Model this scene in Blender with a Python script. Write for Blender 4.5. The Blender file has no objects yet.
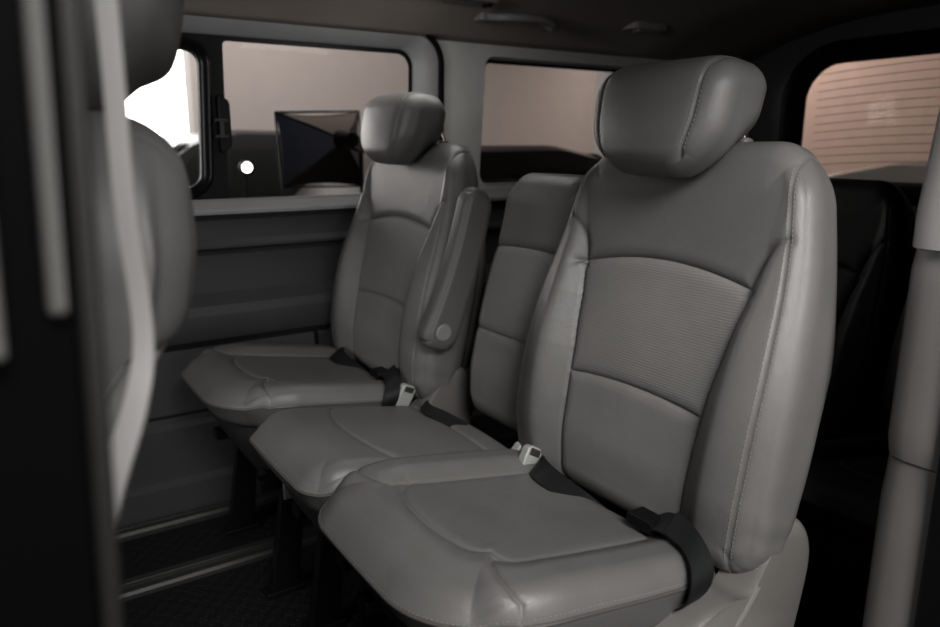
import bpy, math, random
import numpy as np
from mathutils import Vector
from mathutils.geometry import tessellate_polygon
random.seed(4); rng = np.random.default_rng(4)
SC = bpy.context.scene
COL = SC.collection
pi = math.pi

# ------------------------------------------------------------------ materials
def newmat(name):
    m = bpy.data.materials.new(name); m.use_nodes = True
    nt = m.node_tree; nt.nodes.clear()
    out = nt.nodes.new('ShaderNodeOutputMaterial')
    return m, nt, out
def N(nt, t, **kw):
    n = nt.nodes.new(t)
    for k, v in kw.items():
        if k in n.inputs.keys(): n.inputs[k].default_value = v
        else: setattr(n, k, v)
    return n
def pbsdf(nt, out, col, rough, metal=0.0, spec=0.5):
    b = nt.nodes.new('ShaderNodeBsdfPrincipled')
    b.inputs['Base Color'].default_value = (*col, 1)
    b.inputs['Roughness'].default_value = rough
    b.inputs['Metallic'].default_value = metal
    b.inputs['Specular IOR Level'].default_value = spec
    nt.links.new(b.outputs[0], out.inputs[0])
    return b
def plain(name, col, rough=0.5, metal=0.0, spec=0.5, bump=0.0, scale=400.0, vary=0.12):
    m, nt, out = newmat(name)
    b = pbsdf(nt, out, col, rough, metal, spec)
    tc = N(nt, 'ShaderNodeTexCoord')
    no = N(nt, 'ShaderNodeTexNoise', Scale=6.0, Detail=3.0)
    nt.links.new(tc.outputs['Object'], no.inputs['Vector'])
    mr = N(nt, 'ShaderNodeMapRange'); mr.inputs['To Min'].default_value = 1-vary; mr.inputs['To Max'].default_value = 1+vary
    nt.links.new(no.outputs['Fac'], mr.inputs['Value'])
    mx = N(nt, 'ShaderNodeVectorMath', operation='SCALE'); mx.inputs[0].default_value = col
    nt.links.new(mr.outputs[0], mx.inputs['Scale']); nt.links.new(mx.outputs[0], b.inputs['Base Color'])
    if bump:
        n2 = N(nt, 'ShaderNodeTexNoise', Scale=scale, Detail=2.0)
        nt.links.new(tc.outputs['Object'], n2.inputs['Vector'])
        bp = N(nt, 'ShaderNodeBump', Strength=bump, Distance=0.001)
        nt.links.new(n2.outputs['Fac'], bp.inputs['Height']); nt.links.new(bp.outputs[0], b.inputs['Normal'])
    return m
def leather(name, col, rough=0.42, perf=False, wrinkle=0.25):
    m, nt, out = newmat(name)
    b = pbsdf(nt, out, col, rough, 0, 0.45)
    tc = N(nt, 'ShaderNodeTexCoord')
    big = N(nt, 'ShaderNodeTexNoise', Scale=9.0, Detail=4.0)
    nt.links.new(tc.outputs['Object'], big.inputs['Vector'])
    mr = N(nt, 'ShaderNodeMapRange'); mr.inputs['To Min'].default_value = .86; mr.inputs['To Max'].default_value = 1.12
    nt.links.new(big.outputs['Fac'], mr.inputs['Value'])
    mx = N(nt, 'ShaderNodeVectorMath', operation='SCALE'); mx.inputs[0].default_value = col
    nt.links.new(mr.outputs[0], mx.inputs['Scale']); nt.links.new(mx.outputs[0], b.inputs['Base Color'])
    mr2 = N(nt, 'ShaderNodeMapRange'); mr2.inputs['To Min'].default_value = rough-.07; mr2.inputs['To Max'].default_value = rough+.09
    nt.links.new(big.outputs['Fac'], mr2.inputs['Value']); nt.links.new(mr2.outputs[0], b.inputs['Roughness'])
    vo = N(nt, 'ShaderNodeTexVoronoi', feature='DISTANCE_TO_EDGE', Scale=520.0)
    nt.links.new(tc.outputs['Object'], vo.inputs['Vector'])
    wr = N(nt, 'ShaderNodeTexNoise', Scale=38.0, Detail=5.0, Roughness=.6)
    nt.links.new(tc.outputs['Object'], wr.inputs['Vector'])
    bp = N(nt, 'ShaderNodeBump', Strength=.4, Distance=0.0008)
    nt.links.new(vo.outputs['Distance'], bp.inputs['Height'])
    bp2 = N(nt, 'ShaderNodeBump', Strength=wrinkle, Distance=0.003)
    nt.links.new(wr.outputs['Fac'], bp2.inputs['Height']); nt.links.new(bp.outputs[0], bp2.inputs['Normal'])
    last = bp2
    if perf:
        # woven technical weave: rows of small raised dashes
        mp = N(nt, 'ShaderNodeMapping'); mp.inputs['Scale'].default_value = (1, 1, 1)
        nt.links.new(tc.outputs['Object'], mp.inputs['Vector'])
        sp = N(nt, 'ShaderNodeSeparateXYZ'); nt.links.new(mp.outputs[0], sp.inputs[0])
        def wave(sock, per):
            a = N(nt, 'ShaderNodeMath', operation='MULTIPLY'); a.inputs[1].default_value = 2*pi/per
            nt.links.new(sock, a.inputs[0])
            s = N(nt, 'ShaderNodeMath', operation='SINE'); nt.links.new(a.outputs[0], s.inputs[0]); return s
        wy = wave(sp.outputs['Y'], .0052); wz = wave(sp.outputs['Z'], .0044)
        mul = N(nt, 'ShaderNodeMath', operation='MULTIPLY'); nt.links.new(wy.outputs[0], mul.inputs[0]); mul.inputs[1].default_value = .35
        add = N(nt, 'ShaderNodeMath', operation='ADD'); nt.links.new(mul.outputs[0], add.inputs[0]); nt.links.new(wz.outputs[0], add.inputs[1])
        bp3 = N(nt, 'ShaderNodeBump', Strength=.3, Distance=0.0005)
        nt.links.new(add.outputs[0], bp3.inputs['Height']); nt.links.new(bp2.outputs[0], bp3.inputs['Normal'])
        last = bp3
    nt.links.new(last.outputs[0], b.inputs['Normal'])
    return m
def glass(name, tint, rough=0.0, gl=0.12):
    m, nt, out = newmat(name)
    tr = N(nt, 'ShaderNodeBsdfTransparent'); tr.inputs[0].default_value = (*tint, 1)
    g = N(nt, 'ShaderNodeBsdfGlossy', Roughness=rough); g.inputs[0].default_value = (.9, .9, .9, 1)
    fr = N(nt, 'ShaderNodeFresnel', IOR=1.45)
    k_ = N(nt, 'ShaderNodeMath', operation='MULTIPLY'); k_.inputs[1].default_value = .35; nt.links.new(fr.outputs[0], k_.inputs[0])
    ms = N(nt, 'ShaderNodeMixShader'); nt.links.new(k_.outputs[0], ms.inputs[0])
    nt.links.new(tr.outputs[0], ms.inputs[1]); nt.links.new(g.outputs[0], ms.inputs[2])
    nt.links.new(ms.outputs[0], out.inputs[0])
    return m
def emis(name, col, st):
    m, nt, out = newmat(name)
    e = N(nt, 'ShaderNodeEmission', Strength=st); e.inputs[0].default_value = (*col, 1)
    nt.links.new(e.outputs[0], out.inputs[0]); return m
def rubber_mat():
    m, nt, out = newmat('chevron rubber floor')
    b = pbsdf(nt, out, (.010, .0105, .011), .5, 0, .3)
    tc = N(nt, 'ShaderNodeTexCoord')
    sp = N(nt, 'ShaderNodeSeparateXYZ'); nt.links.new(tc.outputs['Object'], sp.inputs[0])
    def M(op, a, bb=None):
        n = N(nt, 'ShaderNodeMath', operation=op)
        for i, s in enumerate((a, bb)):
            if s is None: continue
            if isinstance(s, (int, float)): n.inputs[i].default_value = s
            else: nt.links.new(s, n.inputs[i])
        return n.outputs[0]
    X, Y = sp.outputs['X'], sp.outputs['Y']
    c = .022
    par = M('MODULO', M('ADD', M('FLOOR', M('DIVIDE', X, c)), M('FLOOR', M('DIVIDE', Y, c))), 2.0)
    par = M('ABSOLUTE', par)
    sgn = M('SUBTRACT', M('MULTIPLY', par, 2.0), 1.0)
    d = M('ADD', X, M('MULTIPLY', Y, sgn))
    w = M('SINE', M('MULTIPLY', d, 2*pi/.0105))
    h = M('SMOOTH_MIN', M('MAXIMUM', w, 0.0), 1.0)
    bp = N(nt, 'ShaderNodeBump', Strength=1.0, Distance=.0014)
    nt.links.new(M('MAXIMUM', w, 0.0), bp.inputs['Height']); nt.links.new(bp.outputs[0], b.inputs['Normal'])
    return m

LC = (.150, .1465, .1432)
M = {}
M['leather'] = leather('grey leather', LC, .40)
M['leather_side'] = leather('grey leather side', tuple(c*1.5 for c in LC), .5)
M['cap'] = plain('pale pillar cap', (.26, .25, .245), .5)
M['seal'] = plain('black rubber seal', (.016, .0155, .015), .4)
M['apron'] = leather('shade darkened apron', tuple(c*.16 for c in LC), .65)  # seat leather darkened, the shade below the cushions put into its colour
M['armrest'] = leather('armrest leather', tuple(c*.8 for c in LC), .45)
M['jamb'] = plain('dull grey jamb', (.085, .083, .08), .35)
M['matte_black'] = plain('matte black paint', (.002, .002, .0022), .6, spec=.04)
M['weave'] = leather('woven grey insert', tuple(c*1.5 for c in LC), .55, perf=True)
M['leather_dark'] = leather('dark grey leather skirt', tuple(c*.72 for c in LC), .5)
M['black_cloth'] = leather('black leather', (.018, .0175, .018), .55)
M['stitch'] = plain('grey thread', (.23, .225, .217), .6)
M['piping'] = plain('piping cord', (.10, .095, .09), .45)
M['shell'] = plain('warm grey plastic', (.165, .157, .150), .42, bump=.15, scale=900)
M['shell_dark'] = plain('dark grey plastic', (.045, .043, .042), .5, bump=.15, scale=900)
M['black'] = plain('black plastic', (.005, .005, .0055), .45, spec=.3)
M['gloss_black'] = plain('gloss black paint', (.006, .006, .007), .3, spec=.25)
M['metal_black'] = plain('black steel', (.015, .015, .016), .4, metal=.6)
M['chrome'] = plain('chrome', (.75, .75, .75), .16, metal=1.0, vary=.02)
M['webbing'] = plain('black webbing', (.008, .009, .010), .50, bump=.5, scale=700)
M['webbing_grey'] = plain('grey webbing', (.22, .215, .21), .6, bump=.3, scale=700)
M['buckle'] = plain('pale grey buckle', (.34, .35, .33), .38)
M['wall'] = plain('dark grey door trim', (.062, .061, .062), .55, bump=.35, scale=500)
M['wall_low'] = plain('charcoal lower trim', (.036, .035, .035), .55, bump=.35, scale=500)
M['pillar'] = plain('pale grey pillar trim', (.62, .615, .60), .6, bump=.1, scale=800)
M['band'] = plain('grey window surround', (.36, .36, .365), .5)
M['headliner'] = plain('headliner cloth', (.42, .375, .34), .95, spec=.1, bump=.5, scale=350)
M['rail'] = plain('grey floor rail', (.035, .034, .033), .42)
M['floor'] = rubber_mat()
M['glass'] = glass('tinted glass', (.80, .78, .77))
M['glass_clear'] = glass('clear glass', (.95, .95, .95))
M['glass_rear'] = glass('rear tinted glass', (.78, .74, .72))
M['heat'] = plain('heater line', (.10, .05, .035), .6)
M['paint_dark'] = plain('dark car paint', (.008, .008, .009), .35)
M['paint_brown'] = plain('dark brown car paint', (.018, .014, .012), .38)
M['paint_white'] = plain('white car paint', (.62, .60, .57), .25)
M['carglass'] = plain('car glass', (.008, .009, .009), .25)
M['tyre'] = plain('tyre', (.012, .012, .012), .8)
M['lamp_lens'] = plain('lamp lens', (.7, .72, .74), .1)
M['gwall'] = plain('beige garage wall', (.44, .405, .39), .85, vary=.06)
M['gwall_rear'] = plain('rosy beige garage wall', (.46, .365, .325), .85, vary=.08)
M['gfloor'] = plain('concrete floor', (.16, .15, .14), .5)
M['gpost'] = plain('white painted post', (.62, .60, .58), .7)
M['box_blue'] = plain('navy softbox cloth', (.030, .036, .060), .55)
M['box_brown'] = plain('dark brown softbox cloth', (.030, .020, .016), .6)
M['box_pale'] = plain('pale beige softbox cloth', (.36, .29, .25), .7)

# ------------------------------------------------------------------ mesh helpers
def setp(o, label=None, cat=None, group=None, kind=None):
    if label: o['label'] = label
    if cat: o['category'] = cat
    if group: o['group'] = group
    if kind: o['kind'] = kind
    return o
def mesh(name, V, Fc, mat, parent=None, smooth=True, loc=None):
    me = bpy.data.meshes.new(name)
    V = np.asarray(V, dtype=np.float32).reshape(-1, 3)
    if isinstance(Fc, np.ndarray):
        n = len(Fc); k = Fc.shape[1]
        me.vertices.add(len(V)); me.vertices.foreach_set('co', V.ravel())
        me.loops.add(n*k); me.loops.foreach_set('vertex_index', Fc.astype(np.int32).ravel())
        me.polygons.add(n)
        me.polygons.foreach_set('loop_start', np.arange(0, n*k, k, dtype=np.int32))
        me.polygons.foreach_set('loop_total', np.full(n, k, dtype=np.int32))
        me.update(calc_edges=True); me.validate()
    else:
        me.from_pydata([tuple(map(float, v)) for v in V], [], [tuple(int(i) for i in f) for f in Fc]); me.update()
    if smooth: me.polygons.foreach_set('use_smooth', [True]*len(me.polygons))
    me.materials.append(mat)
    o = bpy.data.objects.new(name, me); COL.objects.link(o)
    if parent: o.parent = parent
    if loc: o.location = loc
    return o
def sharp(o, ang=35):
    me = o.data
    try: me.set_sharp_from_angle(angle=math.radians(ang))
    except Exception: pass
    return o
def bevel(o, w=.003, seg=2):
    b = o.modifiers.new('b', 'BEVEL'); b.width = w; b.segments = seg; b.limit_method = 'ANGLE'; b.angle_limit = math.radians(40)
    return o
def empty(name, loc=(0, 0, 0), rz=0.0):
    e = bpy.data.objects.new(name, None); COL.objects.link(e); e.location = loc; e.rotation_euler = (0, 0, rz)
    e.empty_display_size = .05
    return e
class MB:
    def __init__(s): s.V = []; s.F = []
    def add(s, V, F):
        k = len(s.V); s.V += [tuple(v) for v in V]; s.F += [tuple(i+k for i in f) for f in F]; return s
    def box(s, a, b, T=None):
        (x0, y0, z0), (x1, y1, z1) = a, b
        V = [(x0,y0,z0),(x1,y0,z0),(x1,y1,z0),(x0,y1,z0),(x0,y0,z1),(x1,y0,z1),(x1,y1,z1),(x0,y1,z1)]
        if T: V = [T(v) for v in V]
        return s.add(V, [(0,3,2,1),(4,5,6,7),(0,1,5,4),(1,2,6,5),(2,3,7,6),(3,0,4,7)])
    def tube(s, P, r, n=10, cap=True):
        P = [Vector(p) for p in P]
        rr = r if isinstance(r, (list, tuple)) else [r]*len(P)
        t0 = (P[1]-P[0]).normalized()
        u = t0.orthogonal().normalized(); rings = []
        V = []
        for i, p in enumerate(P):
            t = (P[min(i+1, len(P)-1)]-P[max(i-1, 0)]).normalized()
            u = (u - t*u.dot(t)).normalized(); w = t.cross(u)
            for k in range(n):
                a = 2*pi*k/n; V.append(p+(u*math.cos(a)+w*math.sin(a))*rr[i])
        F = []
        for i in range(len(P)-1):
            for k in range(n):
                F.append((i*n+k, i*n+(k+1) % n, (i+1)*n+(k+1) % n, (i+1)*n+k))
        if cap: F += [tuple(range(n))[::-1], tuple((len(P)-1)*n+k for k in range(n))]
        return s.add(V, F)
    def prism(s, pts, axis, a, b):
        """pts 2-D polygon; axis 'x','y','z' is extrusion axis"""
        def at(p, c):
            return {'x': (c, p[0], p[1]), 'y': (p[0], c, p[1]), 'z': (p[0], p[1], c)}[axis]
        n = len(pts)
        V = [at(p, a) for p in pts]+[at(p, b) for p in pts]
        F = [tuple(range(n)), tuple(range(2*n-1, n-1, -1))]
        F += [(i, n+i, n+(i+1) % n, (i+1) % n) for i in range(n)]
        return s.add(V, F)
    def build(s, name, mat, parent=None, smooth=True, ang=35, bev=0):
        o = mesh(name, s.V, s.F, mat, parent, smooth)
        import bmesh
        bm = bmesh.new(); bm.from_mesh(o.data); bmesh.ops.recalc_face_normals(bm, faces=bm.faces); bm.to_mesh(o.data); bm.free()
        if smooth: sharp(o, ang)
        if bev: bevel(o, bev)
        return o
def catmull(P, n=10, closed=False):
    P = [np.array(p, float) for p in P]; out = []
    m = len(P)
    rngs = range(m) if closed else range(m-1)
    for i in rngs:
        if closed: p0, p1, p2, p3 = P[i-1], P[i], P[(i+1) % m], P[(i+2) % m]
        else: p0, p1, p2, p3 = P[max(i-1, 0)], P[i], P[i+1], P[min(i+2, m-1)]
        for k in range(n):
            t = k/n
            out.append(.5*((2*p1)+(-p0+p2)*t+(2*p0-5*p1+4*p2-p3)*t*t+(-p0+3*p1-3*p2+p3)*t**3))
    if not closed: out.append(P[-1])
    return np.array(out)
def rrect(x0, x1, z0, z1, r, n=8):
    """rounded rectangle loop, r = (bl, br, tr, tl) or scalar"""
    if not isinstance(r, (tuple, list)): r = (r,)*4
    c = [((x0+r[0], z0+r[0]), pi, r[0]), ((x1-r[1], z0+r[1]), 1.5*pi, r[1]), ((x1-r[2], z1-r[2]), 0, r[2]), ((x0+r[3], z1-r[3]), .5*pi, r[3])]
    out = []
    for (cx, cz), a0, rr in c:
        for k in range(n+1):
            a = a0+.5*pi*k/n; out.append((cx+rr*math.cos(a), cz+rr*math.sin(a)))
    return out
def loft(loops, closed=True):
    n = len(loops[0]); V = [p for L in loops for p in L]; F = []
    for i in range(len(loops)-1):
        for k in range(n if closed else n-1):
            F.append((i*n+k, i*n+(k+1) % n, (i+1)*n+(k+1) % n, (i+1)*n+k))
    return V, F
def sm(x, a, b):
    t = np.clip((x-a)/(b-a), 0, 1); return t*t*(3-2*t)
def cin(x, xp, fp, s_=.05):
    return sum(wt*np.interp(x+d*s_, xp, fp) for d, wt in ((-1.5, .08), (-1, .15), (-.5, .17), (0, .2), (.5, .17), (1, .15), (1.5, .08)))
def pdist(P, poly):
    """distance of 2-D points P (n,2) to polyline"""
    d = np.full(len(P), 9.0)
    for a, b in zip(poly[:-1], poly[1:]):
        ab = b-a; L = (ab**2).sum()+1e-12
        t = np.clip(((P-a)@ab)/L, 0, 1)
        d = np.minimum(d, np.sqrt(((P-a-t[:, None]*ab)**2).sum(1)))
    return d
def lattice(dims, n):
    nx, ny, nz = n; ids = []; quads = []
    def idx(i, j, k): return (i*(ny+1)+j)*(nz+1)+k
    def face(ax, val, flip):
        if ax == 0: a, b = np.meshgrid(np.arange(ny+1), np.arange(nz+1), indexing='ij'); I = idx(np.full_like(a, val), a, b)
        if ax == 1: a, b = np.meshgrid(np.arange(nx+1), np.arange(nz+1), indexing='ij'); I = idx(a, np.full_like(a, val), b)
        if ax == 2: a, b = np.meshgrid(np.arange(nx+1), np.arange(ny+1), indexing='ij'); I = idx(a, b, np.full_like(a, val))
        q = np.stack([I[:-1, :-1], I[1:, :-1], I[1:, 1:], I[:-1, 1:]], -1).reshape(-1, 4)
        return q[:, ::-1] if flip else q
    Q = np.concatenate([face(0, nx, 0), face(0, 0, 1), face(1, ny, 1), face(1, 0, 0), face(2, nz, 0), face(2, 0, 1)])
    u, inv = np.unique(Q, return_inverse=True)
    F = inv.reshape(Q.shape)
    k = u % (nz+1); j = (u//(nz+1)) % (ny+1); i = u//((nz+1)*(ny+1))
    P = np.stack([i/nx-.5, j/ny-.5, k/nz-.5], 1)*np.array(dims)
    return P, F
def rounded(P, dims, r):
    h = np.array(dims)/2-r
    q = np.clip(P, -h, h); d = P-q
    L = np.linalg.norm(d, axis=1, keepdims=True)
    return q+np.where(L > 1e-9, d/np.maximum(L, 1e-9)*r, 0)
def squash(a, b, ha, hb, R, low=True):
    """round the corners of a rectangle |a|<ha, |b|<hb with radius R (b low corners optional)"""
    a, b = a.copy(), b.copy()
    qa = np.clip(a, -(ha-R), ha-R); qb = np.clip(b, -(hb-R), hb-R)
    da, db = a-qa, b-qb
    m = (np.abs(da) > 1e-9) & (np.abs(db) > 1e-9)
    if not low: m &= b > 0
    L = np.sqrt(da**2+db**2)+1e-12; s = np.maximum(np.abs(da), np.abs(db))/L
    a[m] = (qa+da*s)[m]; b[m] = (qb+db*s)[m]
    return a, b
def pillow(B, dims, ax, r, Rhi, Rlo):
    """box surface points -> pillow: edges of radius r round the two faces of axis ax, outline corners
    of radius Rhi / Rlo where the last in-plane axis is positive / negative"""
    o = [i for i in (0, 1, 2) if i != ax]; Q = B.copy(); h = np.array(dims)/2
    ha, hb, ht = h[o[0]], h[o[1]], h[ax]
    a, b, t = B[:, o[0]], B[:, o[1]], B[:, ax]
    ua, ub = ha-np.abs(a), hb-np.abs(b); u = np.minimum(ua, ub); v = ht-np.abs(t)
    m = (u < r) & (v < r)
    pu, pv = np.maximum(r-u, 0), np.maximum(r-v, 0)
    L = np.sqrt(pu**2+pv**2)+1e-12; sc = np.maximum(pu, pv)/L
    u2 = np.where(m, r-pu*sc, u); v2 = np.where(m, r-pv*sc, v)
    Q[:, ax] = np.sign(t)*(ht-v2)
    a = a*(ha-u2)/np.maximum(ha-u, 1e-6); b = b*(hb-u2)/np.maximum(hb-u, 1e-6)
    for sel, R_ in ((B[:, o[1]] >= 0, Rhi), (B[:, o[1]] < 0, Rlo)):
        if isinstance(R_, tuple):
            an, bn = squash(a, b, ha, hb, R_[0]); ap, bp_ = squash(a, b, ha, hb, R_[1])
            a2, b2 = np.where(B[:, o[0]] < 0, an, ap), np.where(B[:, o[0]] < 0, bn, bp_)
        else: a2, b2 = squash(a, b, ha, hb, R_)
        a = np.where(sel, a2, a); b = np.where(sel, b2, b)
    Q[:, o[0]], Q[:, o[1]] = a, b
    return Q
def split_mesh(V, F, lab, k):
    f = F[lab == k]; u, inv = np.unique(f, return_inverse=True)
    return V[u], inv.reshape(f.shape)
def dashes(points, normals, length=.0042, gap=.0028, r=.0007):
    """little raised thread stitches along a 3-D polyline"""
    mb = MB(); P = [Vector(p) for p in points]; Nn = [Vector(n) for n in normals]
    acc = 0; nxt = 0
    for i in range(len(P)-1):
        seg = P[i+1]-P[i]; L = seg.length
        if L < 1e-9: continue
        t = seg/L
        while nxt < acc+L:
            c = P[i]+t*(nxt-acc)+Nn[i]*.0004
            w = t.cross(Nn[i]).normalized()*r; u = Nn[i].normalized()*r; e = t*length*.5
            mb.add([c-e-w, c-e+w, c+e+w, c+e-w, c-e*.8-w*.6+u, c-e*.8+w*.6+u, c+e*.8+w*.6+u, c+e*.8-w*.6+u],
                   [(0,3,2,1),(4,5,6,7),(0,1,5,4),(1,2,6,5),(2,3,7,6),(3,0,4,7)])
            nxt += length+gap
        acc += L
    return mb
def solve_y(pts, target, dims, ax, r, Rhi, Rlo, sgn):
    """slide box points along y until their pillow y equals the target"""
    lo = np.zeros(len(pts)); hi = np.full(len(pts), dims[1]/2)
    for _ in range(26):
        m = (lo+hi)/2; P = pts.copy(); P[:, 1] = sgn*m
        q = np.abs(pillow(P, dims, ax, r, Rhi, Rlo)[:, 1])
        lo = np.where(q < target, m, lo); hi = np.where(q < target, hi, m)
    P = pts.copy(); P[:, 1] = sgn*(lo+hi)/2
    return P

# ------------------------------------------------------------------ seat pieces
X0 = .65                    # seat empties stand at X0; local x = world X - X0
LEAN = math.radians(12.5)
HX, HZ = .928-X0, .480      # foot of the backrest
def back_to_local(P):       # P columns: n(thickness, + = rear), y, h (up from foot)
    c, s = math.cos(LEAN), math.sin(LEAN)
    return np.stack([HX+P[:, 0]*c+P[:, 2]*s, P[:, 1], HZ+P[:, 2]*c-P[:, 0]*s], 1)

def make_backrest(W, H, root, narrow=False, T=.145):
    dims = (T, W, H); r = .040; HO = .040
    hw = W/2
    def ins_half(h):   # half width of the insert at height h
        if narrow: return np.full_like(h, hw-.035)
        h = h+.02
        return np.interp(h, [-.01, .06, .14, .24, .34, .42, .47, .52, .60], [.134, .136, .137, .143, .160, .184, .200, .215, .235])*hw/.27
    edge = hw-.033
    topc = np.array([[y, .408-.7*y*y] for y in np.linspace(-.200, .200, 17)]) if not narrow else \
        np.array([[y, .370-.3*y*y] for y in np.linspace(-hw+.01, hw-.01, 17)])
    divc = np.array([[y, .186+.5*(.0-y*y)] for y in np.linspace(-.143, .143, 9)]) if not narrow else np.array([[y, .166] for y in np.linspace(-hw+.01, hw-.01, 9)])
    sideL = np.array([[float(ins_half(np.array([h]))[0]), h] for h in np.linspace(-.05, .375 if not narrow else H-.06, 30)])
    wing = np.array([[.180, .372], [.190, .400], [.203, .425], [.218, .443], [.235, .457], [.250, .464]])
    wing = catmull(wing, 5)
    def deform(P, seams=True):
        B = P.copy()
        h = B[:, 2]+H/2-HO
        y = B[:, 1]; front = sm(-B[:, 0], -.01, T/2-.02)
        Q = pillow(B, dims, 0, r, .095 if not narrow else .07, .05)
        yq = Q[:, 1].copy()
        t = np.clip((h+HO)/H, 0, 1)
        if narrow: ws = np.interp(t, [0, .2, .6, 1], [.95, 1, 1.0, .93])
        else: ws = cin(t, [0, .08, .2, .45, .62, .8, .92, 1], [.98, 1.01, 1.035, 1.035, .99, .915, .85, .82])
        Q[:, 1] *= ws
        # thinner at top and foot
        back = sm(B[:, 0], -.02, T/2)
        Q[:, 0] -= back*(.045*sm(t, .6, 1))
        Q[:, 0] += front*.012*sm(t, .86, 1.0)
        Q[:, 0] += front*.05*(1-sm(h, -.03, .08))*.25
        # lumbar and shoulder curvature of the padding
        Q[:, 0] -= front*.004*np.exp(-((h-.17)/.12)**2)*np.exp(-(y/(hw))**2*.6)
        Q[:, 0] += front*(.012*np.exp(-((h-.42)/.12)**2))
        ay = np.abs(y)
        if not narrow:
            ih = ins_half(h)
            bol = sm(ay, ih-.004, ih+.40*(hw-ih))
            bh = cin(h, [0, .08, .2, .32, .42, .50, .56], [.020, .034, .042, .038, .025, .010, 0])
            crest = 1-.55*sm(ay, hw-.085, hw)
            Q[:, 0] -= front*bol*bh*crest
            # sides lean outward-in towards the rear
            Q[:, 1] *= 1-.10*sm(B[:, 0], 0, T/2)
        else:
            Q[:, 0] -= front*.010*(1-(y/hw)**2)
        # seams
        YH = np.stack([y, h], 1); A = np.stack([ay, h], 1)
        g = np.zeros(len(B)); puff = np.zeros(len(B))
        L = [topc, divc] if not narrow else [topc, divc]
        d = np.full(len(B), 9.0)
        for c in L: d = np.minimum(d, pdist(YH, c))
        if not narrow:
            d = np.minimum(d, pdist(A, sideL)); d = np.minimum(d, pdist(A, wing))
        g += .0046*np.exp(-(d/.0027)**2)+.0036*np.exp(-(d/.011)**2)
        Q[:, 0] += g*sm(-B[:, 0], 0, T/2-.005)
        # edge seam between front and side panels
        side = (B[:, 0] < -T/2+.03)
        de = np.abs(np.abs(yq)-edge) if not narrow else np.full(len(B), 9.0)
        nrm = Q-np.clip(Q, -np.array([T/2-.05, hw*.7, H/2-.06]), np.array([T/2-.05, hw*.7, H/2-.06]))
        nn = nrm/np.maximum(np.linalg.norm(nrm, axis=1, keepdims=True), 1e-6)
        Q -= nn*(.0022*np.exp(-(de/.003)**2)*(B[:, 0] < 0))[:, None]
        Q[:, 2] += H/2-HO
        if not narrow:   # gathered wrinkles along the lower edge seam
            wz = np.sin(h*95+3*np.sin(h*23))*np.exp(-((ay-hw)/.03)**2)*(.0005*(1-sm(h, .10, .3)))
            Q[:, 1] += np.sign(y)*wz
        return back_to_local(Q)
    n = (26, int(W/.0030), int(H/.0030))
    P, F = lattice(dims, n)
    # bend the grid rows of the front face so that they run along the cross seams
    fr_ = P[:, 0] < -T/2+1e-6; ayp = np.abs(P[:, 1]); fade = 1-sm(ayp, .205, hw-.005) if not narrow else np.ones(len(P))
    hh = P[:, 2]+H/2-HO; dz_ = np.zeros(len(P)); step = H/n[2]
    for cv in (topc, divc):
        y_ = np.clip(P[:, 1], cv[0, 0], cv[-1, 0]); tgt = np.interp(y_, cv[:, 0], cv[:, 1]); mid_h = np.interp(0, cv[:, 0], cv[:, 1])
        row = round((mid_h+HO)/step)*step-HO
        wgt = np.cos(np.clip(np.abs(hh-row)/.085, 0, 1)*pi/2)**2
        dz_ += (tgt-row)*wgt
    P[:, 2] += np.where(fr_, dz_*fade, 0)
    V = deform(P)
    c = P[F].mean(1); h = c[:, 2]+H/2-HO; y = c[:, 1]
    front = c[:, 0] < -T/2+1e-4
    topY = np.interp(y, topc[:, 0], topc[:, 1]); divY = np.interp(y, divc[:, 0], divc[:, 1])
    inside = front & (np.abs(y) < ins_half(h))
    lab = np.zeros(len(F), int)
    lab[inside & (h < topY) & (h > divY)] = 1
    lab[inside & (h <= divY)] = 2
    br = mesh('backrest', *split_mesh(V, F, lab, 0), M['leather'], root)
    up = mesh('backrest_insert', *split_mesh(V, F, lab, 1), M['weave'], root)
    lo = mesh('lumbar_insert', *split_mesh(V, F, lab, 2), M['weave' if narrow else 'leather_side'], root)
    # stitching on both edges (double row) and along the wing seam
    if not narrow:
        for sgn in (-1, 1):
            mb = MB()
            for off in (-.0045, .0045):
                hs = np.linspace(.03, H-.03, 220)
                pts = np.stack([np.full_like(hs, -T/2), np.full_like(hs, sgn*(edge+off)), hs-H/2], 1)
                pts = solve_y(pts, edge+off, dims, 0, r, .095, .05, sgn)
                A = deform(pts); A2 = deform(pts+np.array([0, .002, 0])); A3 = deform(pts+np.array([0, 0, .002]))
                nn = np.cross(A2-A, A3-A); nn /= np.maximum(np.linalg.norm(nn, axis=1, keepdims=True), 1e-9)
                nn *= np.sign((nn*np.array([-1, sgn*.4, 0])).sum(1))[:, None]
                d = dashes(A, nn); mb.add(d.V, d.F)
            mb.build('stitching', M['stitch'], root, smooth=False)
    return deform

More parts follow.
